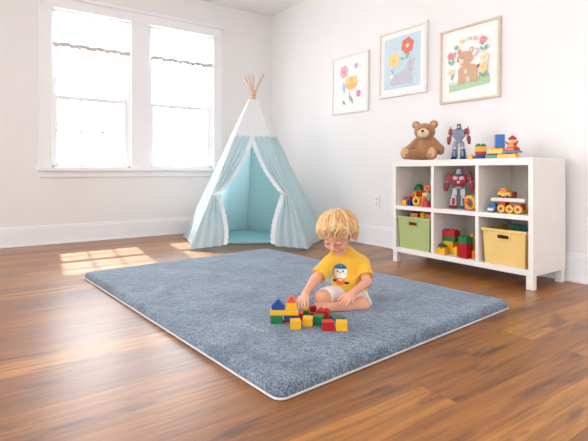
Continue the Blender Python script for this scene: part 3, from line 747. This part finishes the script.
m = MB().torus((0, 0, Cl[2]-.008), .020, .006, (0, 0, 1), 20, 8).torus((0, 0, Cl[2]+.004), .018, .005, (.2, 0, 1), 20, 8)
m.build('cord_wrap', mat('jute_cord', (214, 176, 140), .9), troot, smooth=True)
ZT = 1.425
def panel(i, j, lay, a0=0., a1=1.):
    def fn(u, v):
        z = .012+(ZT-.012)*v
        p = pl(i, z, .026-lay).lerp(pl(j, z, .026-lay), a0+(a1-a0)*u)
        sag = math.sin(PI*u)*(1-v)*.035 + .006*math.sin(u*17+i)*(1-v)*math.sin(PI*u)
        c = Vector((p[0], p[1], 0)); c = c.normalized() if c.length > 1e-5 else c
        return p-c*sag
    return fn
for i, j in ((1, 2), (2, 3), (3, 4), (4, 0)):
    m = MB(); m.grid(panel(i, j, 0), 24, 24, 0); m.grid(panel(i, j, .044), 24, 24, 1)
    m.build('canvas_panel', [out_m, in_m], troot, smooth=True, fix=False)
def ain(z):                                  # inner edge of the tied-back flap, 0 = pole, .5 = middle
    zt = .50
    if z > zt: t = (z-zt)/(1.08-zt); t = min(1, t); return .07+.43*t**.92
    t = (zt-z)/zt; return .07+.21*math.sin(min(1, t*1.15)*PI/2)
def flap_pt(side, z, u, out=.026):
    A, B = (0, 1) if side == 0 else (1, 0)
    a = ain(z)*u
    p = pl(A, z, out).lerp(pl(B, z, out), a)
    tie = math.exp(-((z-.5)/.10)**2)
    amp = .018*(1-.6*tie)*min(1, max(0, (1.1-z)/.5))
    dd = amp*math.sin(u*22+2*math.sin(z*3)+side)*u**.5
    p = p+Vector((0, -1, 0))*(dd+.01*tie*u)
    return p
for side in (0, 1):
    def ff(u, v, lay=0.0):
        z = .012+.033*u*(1 if side == 0 else .8) + (ZT-.012-.033*u)*v
        return flap_pt(side, z, u)+Vector((0, lay, 0))
    m = MB(); m.grid(lambda u, v: ff(u, v), 40, 60, 0); m.grid(lambda u, v: ff(u, v, .004), 40, 60, 1)
    fl = m.build('door_flap', [out_m, in_m], troot, smooth=True, fix=False)
    def lc(u, v):
        z = .05+(1.06-.05)*v
        w_ = .026+.010*abs(math.sin(v*PI*22))
        p = flap_pt(side, z, 1.0); q = flap_pt(side, z, max(0, 1-.12/max(ain(z), .09)*.5))
        dirn = (p-q); dirn = dirn.normalized()
        return p - dirn*.012 + dirn*(w_+.012)*u + Vector((0, -.006, 0))
    MB().grid(lc, 3, 200).build('lace_edging', lace_m, fl, smooth=True)
    # bow where the flap is tied to the pole
    bp_ = flap_pt(side, .50, .9)+Vector((0, -.022, 0)); q = 1 if side else -1
    bm_ = MB()
    for s_ in (-1, 1):
        lp = [bp_+Vector((s_*.030*math.sin(t*PI), -.004, .014*math.sin(t*2*PI)+.004)) for t in [i/12 for i in range(13)]]
        bm_.tube(lp, .004, 6)
        bm_.tube([bp_, bp_+Vector((s_*.010, -.004, -.025)), bp_+Vector((s_*.016, 0, -.06))], .0035, 6)
    bm_.ell(bp_, (.009, .008, .009))
    bm_.build('tie_bow', lace_m, fl, smooth=True)
# lace cap round the peak
def cap(i, j):
    def fn(u, v):
        zb = 1.035+.032*abs(math.sin(u*PI*6))-.01
        z = zb+(ZT+.012-zb)*v
        return pl(i, z, .034).lerp(pl(j, z, .034), u)
    return fn
m = MB()
for i in range(5): m.grid(cap(i, (i+1) % 5), 40, 14)
m.build('lace_cap', fabric('white_lace_net', (246, 246, 245), .18), troot, smooth=True, fix=False)
# padded floor inside
fm = empty('floor_cushion', cam2w(TB[0], TB[1], 0), -YAW, 'flat aqua cushion covering the floor inside the teepee', 'cushion')
m = MB(); cs = [b*.93 for b in base]
cs = [Vector((c[0], c[1]+(.30 if i < 2 else 0), 0)) for i, c in enumerate(cs)]
vs = []
for k, (sc_, z) in enumerate(((1, .004), (1.0, .022), (.96, .032))):
    vs += [Vector((c[0]*sc_, c[1]*sc_, z)) for c in cs]
m.add(vs, [(k*5+i, k*5+(i+1) % 5, (k+1)*5+(i+1) % 5, (k+1)*5+i) for k in range(2) for i in range(5)]+[(0, 1, 2, 3, 4), (10, 11, 12, 13, 14)])
m.build('cushion_pad', fabric('aqua_pad', (180, 220, 226), .1), fm, bevel=.006)

# ================================================================= the child
skin = mat('child_skin', (228, 166, 136), .5, .03, 25, Subsurface_Weight=.12, Subsurface_Scale=.02)
skin.node_tree.nodes['Principled BSDF'].inputs['Subsurface Radius'].default_value = (1, .4, .25)
BC = Vector((.2376, 2.30, MT))
croot = empty('child', cam2w(BC[0], BC[1], BC[2]), -YAW, 'blond toddler person in a yellow penguin shirt sitting cross-legged on the play mat, looking down', 'person')
def K(px, py, d): return Q(px, py, d)-BC
def vn3(v): return Vector(v).normalized()
F_ = vn3((-.36, -.76, -.47)); U_ = (Vector((0, 0, 1))-F_*F_.z).normalized(); S_ = -(F_.cross(U_))
Hc = K(337.5, 231.2, 2.285)
RH = [list(S_), list(F_), list(U_)]
HS = 1.09
def HP(s, f, u): return Hc+(S_*s+F_*f+U_*u)*HS
k = .02
pel, bel, che = K(349, 290.5, 2.345), K(347.5, 280, 2.335), K(345, 267, 2.335)
shR, shL = K(330, 262.5, 2.305), K(362.5, 264, 2.345)
nkR, nkL = K(336, 254.5, 2.33), K(347.5, 252.5, 2.355)
elR, wrR = K(314, 281, 2.235), K(305.5, 293.5, 2.155)
elL, wrL = K(367, 282, 2.265), K(352, 293.5, 2.150)
hipR, knR, anR = K(339, 295, 2.31), K(320.5, 298, 2.17), K(337, 307, 2.225)
hipL, knL, anL = K(357, 296, 2.335), K(362.5, 305.5, 2.20), K(329, 307.5, 2.14)
B = [('e', pel, (.076, .062, .052), None, k), ('e', bel, (.076, .064, .062), None, k), ('e', che, (.068, .052, .062), None, k),
     ('c', shR, shL, .029, .029, .025), ('c', nkR, shR, .022, .026, .015), ('c', nkL, shL, .026, .026, .015), ('c', K(342, 257, 2.325), HP(0, -.012, -.06), .030, .027, .02)]
B += [('c', shR, elR, .029, .0235, .012), ('c', elR, wrR, .0235, .0165, .01), ('c', shL, elL, .029, .0235, .012), ('c', elL, wrL, .0235, .0165, .01)]
B += [('c', hipR, knR, .046, .033, .015), ('c', hipL, knL, .048, .035, .015),
      ('c', knR, anR, .032, .022, .008), ('c', knL, knL.lerp(anL, .45), .034, .030, .010), ('c', knL.lerp(anL, .45), anL, .030, .020, .012)]
def foot(a, D, up, B):
    D = vn3(D); up = vn3(Vector(up)-D*D.dot(Vector(up))); s = D.cross(up)
    B.append(('c', a-D*.008-up*.004, a+D*.050-up*.006, .020, .0145, .012))
    B.append(('e', a+D*.045-up*.007, (.021, .018, .010), [list(s), list(D), list(up)], .008))
    for i, (o, r) in enumerate(((-.016, .0085), (-.005, .0065), (.003, .006), (.010, .0057), (.017, .005))):
        p = a+D*(.062-abs(o)*.25*(o > 0))+s*o-up*.006
        B.append(('c', p, p+D*.006, r, r, .002))
foot(anL, K(313, 305.5, 2.13)-anL, (0, -.55, .8), B)
foot(anR, K(350, 308.5, 2.235)-anR, (0, -.2, 1), B)
def hand(w, tip, up, thumb, B, curl):
    D = vn3(tip-w); up = vn3(Vector(up)-D*D.dot(Vector(up))); s = D.cross(up)
    B.append(('c', w, w+D*.012, .0165, .0165, .008))
    B.append(('e', w+D*.027, (.0225, .026, .0115), [list(s), list(D), list(up)], .008))
    for j, L in enumerate((.034, .039, .037, .030)):
        o = (j-1.5)*.0122*thumb*-1
        fd = (D+s*o*9).normalized()
        p0 = w+D*.036+s*o; p1 = w+D*.050+s*o+up*.001; c1 = curl*.6
        p2 = p1+(fd*math.cos(c1)-up*math.sin(c1))*L*.5
        p3 = p2+(fd*math.cos(curl*1.6)-up*math.sin(curl*1.6))*L*.45
        for a, b, ra, rb in ((p0, p1, .0062, .0060), (p1, p2, .0060, .0054), (p2, p3, .0054, .0046)): B.append(('c', a, b, ra, rb, .001))
    t0 = w+D*.014+s*thumb*.013; t1 = t0+(D*.6+s*thumb*.8-up*.2).normalized()*.020; t2 = t1+(D*.95+s*thumb*.25-up*.2).normalized()*.017
    B.append(('c', t0, t1, .0085, .0068, .005)); B.append(('c', t1, t2, .0068, .0056, .002))
hand(wrR, K(303, 305, 2.085), (-.25, -.7, .6), 1, B, .45)
hand(wrL, K(338.5, 306, 2.082), (-.2, -.8, .6), -1, B, .22)
# head
B += [('e', HP(0, -.004, .008), (.072, .084, .074), RH, .01), ('e', HP(0, .028, -.030), (.060, .052, .052), RH, .02),
      ('e', HP(.030, .048, -.042), (.024, .024, .022), RH, .015), ('e', HP(-.030, .048, -.042), (.024, .024, .022), RH, .015),
      ('e', HP(0, .060, -.068), (.018, .016, .014), RH, .014), ('e', HP(0, .066, .014), (.046, .016, .022), RH, .02),
      ('-e', HP(.028, .096, -.010), (.013, .013, .009), RH, .012), ('-e', HP(-.028, .096, -.010), (.013, .013, .009), RH, .012),
      ('e', HP(.027, .070, -.011), (.014, .012, .0105), RH, .004), ('e', HP(-.027, .070, -.011), (.014, .012, .0105), RH, .004),
      ('c', HP(0, .080, -.008), HP(0, .092, -.030), .006, .0085, .010), ('e', HP(.0085, .086, -.034), (.006, .007, .005), RH, .005), ('e', HP(-.0085, .086, -.034), (.006, .007, .005), RH, .005),
      ('e', HP(0, .074, -.052), (.018, .012, .010), RH, .010)]
for q in (-1, 1):
    B += [('e', HP(q*.072, -.004, -.022), (.009, .016, .022), RH, .006), ('-e', HP(q*.080, .002, -.020), (.005, .008, .012), RH, .004)]
surface(B, .0028, 'body', skin, croot, clips=(lambda X, Y, Z: .0006-Z,))
lip = mat('lip_pink', (208, 124, 108), .4, .03, 60)
MB().ell((0, 0, 0), (.0115, .0045, .0028), 14).build('upper_lip', lip, croot, smooth=True).matrix_local = Matrix.Translation(HP(0, .0825, -.0490)) @ Matrix((S_, F_, U_)).transposed().to_4x4()
MB().ell((0, 0, 0), (.0095, .0045, .0032), 14).build('lower_lip', lip, croot, smooth=True).matrix_local = Matrix.Translation(HP(0, .0805, -.0550)) @ Matrix((S_, F_, U_)).transposed().to_4x4()
lash = mat('lash_brown', (96, 66, 48), .7, .05, 60); brow = mat('brow_blond', (186, 140, 92), .8, .05, 60)
for q in (-1, 1):
    MB().tube([HP(q*(.027+.0135*t), .0815-.004*t*t-.0035*abs(t)*(1 if t > 0 else .3), -.0165+.003*t*t) for t in (-1, -.6, -.2, .2, .6, 1)], [.0006, .0013, .0016, .0016, .0014, .0008], 6).build('eyelash', lash, croot, smooth=True)
    MB().tube([HP(q*(.027+.015*t), .083-.006*t*t-.003*t, .010+.003*(1-t*t)) for t in (-1, -.5, 0, .5, 1)], [.0008, .0018, .002, .0016, .0008], 6).build('eyebrow', brow, croot, smooth=True)
# shirt
shirt_m = mat('yellow_jersey', (240, 184, 52), .85, .05, 14, bump=.35, bscale=26, Sheen_Weight=.2)
hR, hL = shR.lerp(elR, .60), shL.lerp(elL, .60)
dR, dL = vn3(elR-shR), vn3(elL-shL)
g = .008
T = [('e', pel+Vector((.004, -.004, .012)), (.090, .073, .048), None, k), ('e', bel, (.076+g, .064+g, .062+g), None, k), ('e', che, (.068+g, .052+g, .062+g), None, k),
     ('c', shR, shL, .029+g, .029+g, .025), ('c', nkR, shR, .022+g, .027+g, .015), ('c', nkL, shL, .026+g, .027+g, .015), ('c', shR, shR+dR*.12, .033, .045, .010), ('c', shL, shL+dL*.12, .033, .045, .010),
     ('-c', hR+dR*.060, hR+dR*.16, .060, .06, .002), ('-c', hL+dL*.060, hL+dL*.16, .060, .06, .002),
     ('-e', K(339, 250.5, 2.295), (.034, .036, .030), None, .003)]
zc = K(349, 294.5, 2.28)
def hem(X, Y, Z): return zc[2]-.004-.16*(X-zc[0]) + .006*np.sin(X*90) - Z
shirt = surface(T, .003, 'yellow_tshirt', shirt_m, croot, clips=(hem,))
# ribbed collar
cc = K(340.3, 253.6, 2.313)
MB().torus(cc, .0350, .0035, (-.30, -.42, 1.0), 30, 8).build('collar_rib', shirt_m, shirt, smooth=True)
# folds of the shirt
tx = bpy.data.textures.new('folds', 'CLOUDS'); tx.noise_scale = .05; tx.noise_depth = 2
dm = shirt.modifiers.new('folds', 'DISPLACE'); dm.texture = tx; dm.strength = .013; dm.mid_level = .5; dm.texture_coords = 'LOCAL'
# shorts
short_m = mat('white_cotton', (240, 232, 226), .85, .02, 30, bump=.3, bscale=30)
eR, eL = hipR.lerp(knR, .72), hipL.lerp(knL, .74); fR, fL = vn3(knR-hipR), vn3(knL-hipL)
T = [('e', pel, (.085, .070, .056), None, k), ('c', hipR, knR, .053, .046, .012), ('c', hipL, knL, .055, .050, .012),
     ('-c', eR+fR*.090, eR+fR*.20, .088, .088, .002), ('-c', eL+fL*.088, eL+fL*.20, .086, .086, .002)]
def gr(X, Y, Z): return .002-Z
sh_ = surface(T, .003, 'white_shorts', short_m, croot, clips=(gr,))
dm = sh_.modifiers.new('folds', 'DISPLACE'); dm.texture = tx; dm.strength = .006; dm.mid_level = .45; dm.texture_coords = 'LOCAL'
# penguin printed on the shirt
bpy.context.view_layer.update()
dg = bpy.context.evaluated_depsgraph_get()
ev = shirt.evaluated_get(dg); me_ = ev.to_mesh()
bvh = BVHTree.FromPolygons([v.co.copy() for v in me_.vertices], [tuple(p.vertices) for p in me_.polygons]); ev.to_mesh_clear()
pc = K(340.2, 272.2, 2.27); pn = vn3((-.22, -1, .10)); pu = (Vector((0, 0, 1))-pn*pn.z).normalized(); ps = -(pn.cross(pu))
PCOL = [('print_white', (244, 240, 232)), ('print_blue', (38, 104, 150)), ('print_orange', (232, 120, 40)), ('print_dark', (52, 44, 52)), ('print_peach', (246, 206, 178))]
pm_ = MB(); lay = [.0007]
def dec(cx, cy, fr_, mi, nr=7, na=40):
    lay[0] += .00012; vs = []
    for r in range(nr+1):
        for a in range(na):
            t = 2*PI*a/na; x, y = fr_(t); x = (cx+x*r/nr)*1.04; y = (cy+y*r/nr)*1.04
            o = pc+ps*x+pu*y-pn*(-.12)
            h = bvh.ray_cast(o, -pn, .3)[0]
            vs.append((h if h is not None else o-pn*.12)+pn*lay[0])
    pm_.add(vs, [(r*na+a, r*na+(a+1) % na, (r+1)*na+(a+1) % na, (r+1)*na+a) for r in range(nr) for a in range(na)], mi)
el = lambda rx, ry: (lambda t: (rx*math.cos(t), ry*math.sin(t)))
dec(0, -.001, el(.036, .038), 3); dec(0, -.001, el(.0345, .0365), 0)
dec(0, .018, lambda t: (.031*math.cos(t), .021*math.sin(t) if math.sin(t) > 0 else .003*math.sin(t)), 1)
dec(0, .039, el(.005, .004), 1)
for q in (-1, 1): dec(q*.013, .004, el(.0042, .0050), 3)
dec(0, -.003, lambda t: (.005*math.cos(t), .0035*math.sin(t)), 2)
for q in (-1, 1): dec(q*.021, -.008, el(.005, .0035), 4)
dec(0, -.045, el(.026, .017), 2); dec(-.030, -.042, el(.008, .0065), 3); dec(.031, -.050, el(.012, .0060), 3); dec(0, -.037, el(.010, .004), 0)
pm_.build('penguin_print', [mat(n, c, .8, .02) for n, c in PCOL], shirt, fix=False, smooth=True)
# hair
hair_m = mat('blond_hair', (228, 184, 126), .42, .12, 22, Sheen_Weight=.3)
hr = (.088, .098, .091); crown = vn3(U_*.88-F_*.47)
HC = HP(0, -.006, .010)
ax1 = (F_-crown*F_.dot(crown)).normalized(); ax2 = -(crown.cross(ax1))
def scalp(phi, th, m_=1.0):
    d = crown*math.cos(th)+(ax1*math.cos(phi)+ax2*math.sin(phi))*math.sin(th)
    x, y, z = d.dot(S_), d.dot(F_), d.dot(U_)
    r = 1/math.sqrt((x/hr[0])**2+(y/hr[1])**2+(z/hr[2])**2)
    return HC+d*r*m_
def thend(phi):
    a = abs((phi+PI) % (2*PI)-PI)          # 0 = brow, pi = nape
    pts = [(0, 1.74), (.5, 1.76), (.9, 1.86), (1.3, 1.98), (1.8, 1.98), (2.4, 1.85), (PI, 1.72)]
    for (a0, b0), (a1, b1) in zip(pts, pts[1:]):
        if a <= a1: return b0+(b1-b0)*(a-a0)/(a1-a0)
    return 1.7
m = MB(); m.grid(lambda u, v: scalp(u*2*PI, .02+v*(thend(u*2*PI)-.12), 1.03), 60, 24)
hair = m.build('hair', hair_m, croot, smooth=True, solid=.006)
m = MB(); rnd = random.Random(3)
for i in range(520):
    phi = rnd.uniform(0, 2*PI); t0 = rnd.uniform(0, 1.25)**1.0; te = thend(phi)+rnd.uniform(-.34, .16)
    if t0 > te-.35: t0 = te-.5
    amp = rnd.uniform(.06, .34); fq = rnd.uniform(3, 7); ph = rnd.uniform(0, 6); lift = rnd.uniform(1.03, 1.19); sw = rnd.uniform(-.55, .35)
    pts = []; n_ = 9
    for j in range(n_):
        t = j/(n_-1); th = t0+(te-t0)*t
        l = 1.03+(lift-1.03)*math.sin(min(1, t*1.3)*PI/2)+(.05*max(0, t-.75)*4*(rnd.random()*.3+.5) if i % 3 else 0)
        pts.append(scalp(phi+(sw*t+amp*math.sin(fq*t+ph)*t)/max(.35, math.sin(th)), th, l))
    r = rnd.uniform(.0024, .0062)
    m.tube(pts, [r*.5]+[r]*(n_-4)+[r*.85, r*.6, r*.2], 5, mi=rnd.choice((0, 0, 1, 2)), caps=False)
m.build('hair_locks', [hair_m, mat('hair_straw', (238, 202, 150), .42, .08, 22), mat('hair_honey', (202, 154, 100), .45, .1, 22)], hair, smooth=True, fix=False)


# ================================================================= blocks on the mat
gm = 'building blocks on the play mat'
def mpos(px, py, D, z0=MT):
    d = FPX*(CAMH-z0)/(py-HZ)+D/2
    return cam2w((px-CX)/FPX*d, d, z0+.0004)
def cube(px, py, W, D, H, c, lb, rot=0, z0=MT, shape=None, name='toy_block', studs=0):
    m = MB()
    if shape == 'roof': m.prism([(-W/2, 0), (W/2, 0), (W*.08, H*.96), (0, H), (-W*.08, H*.96)], -D/2, D/2)
    elif shape == 'house': m.prism([(-W/2, 0), (W/2, 0), (W/2, H*.42), (W*.36, H*.55), (0, H), (-W*.36, H*.55), (-W/2, H*.42)], -D/2, D/2)
    else: m.box((0, 0, H/2), (W, D, H))
    for i in range(studs):
        for j in (-.25, .25): m.tube([((i+.5)/studs*W-W/2, j*D, H-.001), ((i+.5)/studs*W-W/2, j*D, H+.006)], .007, 14)
    o = m.build(name, brickm[c], bevel=.002); o.location = mpos(px, py, D, z0); o.rotation_euler = (0, 0, -YAW+rot)
    return tag(o, lb, 'toy block', gm)
wood_y = 'yellow'
h1 = .032
cube(276.5, 324, .052, .045, h1, 'green', 'green block at the bottom of the block castle on the mat')
cube(290, 322.5, .060, .045, .010, 'darkred', 'flat dark red block under the blue one in the block castle', z0=MT)
cube(291.5, 322.5-2.3, .064, .045, h1-.0105, 'blue', 'flat blue block under the yellow plank of the block castle', z0=MT+.0105)
zc1 = MT+h1+.0005
def yb(y, z): # pixel row where something over the same spot stands at height z
    d = FPX*(CAMH-MT)/(y-HZ); return HZ+FPX*(CAMH-z)/d
cube(284.5, yb(323.3, zc1), .122, .040, .022, 'yellow', 'long yellow plank across the block castle on the mat', z0=zc1)
zc2 = zc1+.0225
cube(278.2, yb(322.8, zc2), .058, .038, .048, 'blue', 'blue house-shaped block with a pointed roof on the castle', z0=zc2, shape='house')
cube(291.5, yb(322.8, zc2), .046, .036, .030, 'yellow', 'yellow block under the orange roof of the block castle', z0=zc2)
cube(291.5, yb(322.8, zc2+.0305), .044, .034, .029, 'coral', 'orange-red triangular roof block on the castle', z0=zc2+.0305, shape='roof')
cube(295.5, 330, .043, .040, .037, 'yellow', 'yellow cube standing in front of the block castle', .12)
cube(308, 327, .043, .040, .037, 'yellow', 'yellow cube touching the green cube near the middle', -.15)
cube(319, 325.5, .045, .040, .038, 'green', 'green cube between the yellow cube and red brick on the mat', -.25)
cube(328, 331.5, .049, .040, .038, 'red', 'red cube at the front beside the yellow cube on the mat', .05)
cube(341.5, 331.5, .047, .040, .038, 'yellow', 'yellow cube at the end of the front row nearest the knee', -.05)
cube(335, 330, .008, .008, .014, 'yellow', 'tiny yellow peg lying between the red and yellow cubes', 0, name='toy_peg')
cube(323.2, 319.3, .052, .040, .036, 'red', 'red studded brick in front of the bare foot', -.3, studs=2, name='toy_brick')
cube(337.5, 321, .056, .050, .012, 'teal', 'flat teal block lying on the mat by the knee', .3)
cube(309.5, 318, .070, .028, .020, 'darkred', 'flat dark red block behind the yellow and green cubes', -.1)
cube(301, 321.5, .020, .045, .034, 'red', 'narrow red block behind the gap of the yellow cubes', .0)
cube(312.5, 314.3, .030, .030, .036, 'red', 'small red block near the toes under the reaching hand', .2)
gb_ = cube(303.6, 318, .054, .034, .030, 'green', 'green brick under the reaching hand of the child', -.05, studs=0, name='toy_brick')
yb_ = cube(305.4, yb(317.4, MT+.031), .022, .020, .014, 'yellow', 'small yellow block pinched on the green brick by the fingers', 0, z0=MT+.031)


# ================================================================= daylight
w = bpy.data.worlds.new('overcast_sky'); SC.world = w; w.use_nodes = True
nt = w.node_tree; N = nt.nodes; L = nt.links; bg = N['Background']
tc = N.new('ShaderNodeTexCoord'); sp = N.new('ShaderNodeSeparateXYZ'); L.new(tc.outputs['Generated'], sp.inputs[0])
mr = N.new('ShaderNodeMapRange'); mr.inputs['From Min'].default_value = -.2; mr.inputs['From Max'].default_value = .8
mr.inputs['To Min'].default_value = .72; mr.inputs['To Max'].default_value = 4.2
L.new(sp.outputs['Y'], mr.inputs['Value'])
cn = N.new('ShaderNodeTexNoise'); cn.inputs['Scale'].default_value = 9; cn.inputs['Detail'].default_value = 4
L.new(tc.outputs['Generated'], cn.inputs['Vector'])
cr = N.new('ShaderNodeValToRGB'); cr.color_ramp.elements[0].position = .35; cr.color_ramp.elements[1].position = .6
cr.color_ramp.elements[0].color = (.34, .38, .44, 1); cr.color_ramp.elements[1].color = (.94, .965, 1.0, 1)
L.new(cn.outputs['Fac'], cr.inputs['Fac']); L.new(cr.outputs[0], bg.inputs['Color']); L.new(mr.outputs[0], bg.inputs['Strength'])
sd = bpy.data.lights.new('sun', 'SUN'); sd.energy = 3.4; sd.angle = math.radians(1.2); sd.color = (1, .95, .88)
so = bpy.data.objects.new('sun', sd); COL.objects.link(so)
sun_dir = Vector((-.10, -1.0, -1.26)).normalized()
so.rotation_euler = sun_dir.to_track_quat('-Z', 'Y').to_euler(); so.location = (1, 8, 6)

# ================================================================= camera
cd = bpy.data.cameras.new('camera'); cam = bpy.data.objects.new('camera', cd); COL.objects.link(cam)
cam.location = (0, 0, CAMH); cam.rotation_euler = (PI/2, 0, -YAW)
cd.sensor_width = 36; cd.lens = FPX/588*36; cd.shift_y = -(220.5-HZ)/588; cd.clip_start = .05
SC.camera = cam
#DEBUG
SC.view_settings.view_transform = 'Standard'; SC.view_settings.look = 'None'; SC.view_settings.gamma = 1
SC.view_settings.exposure = 1.76
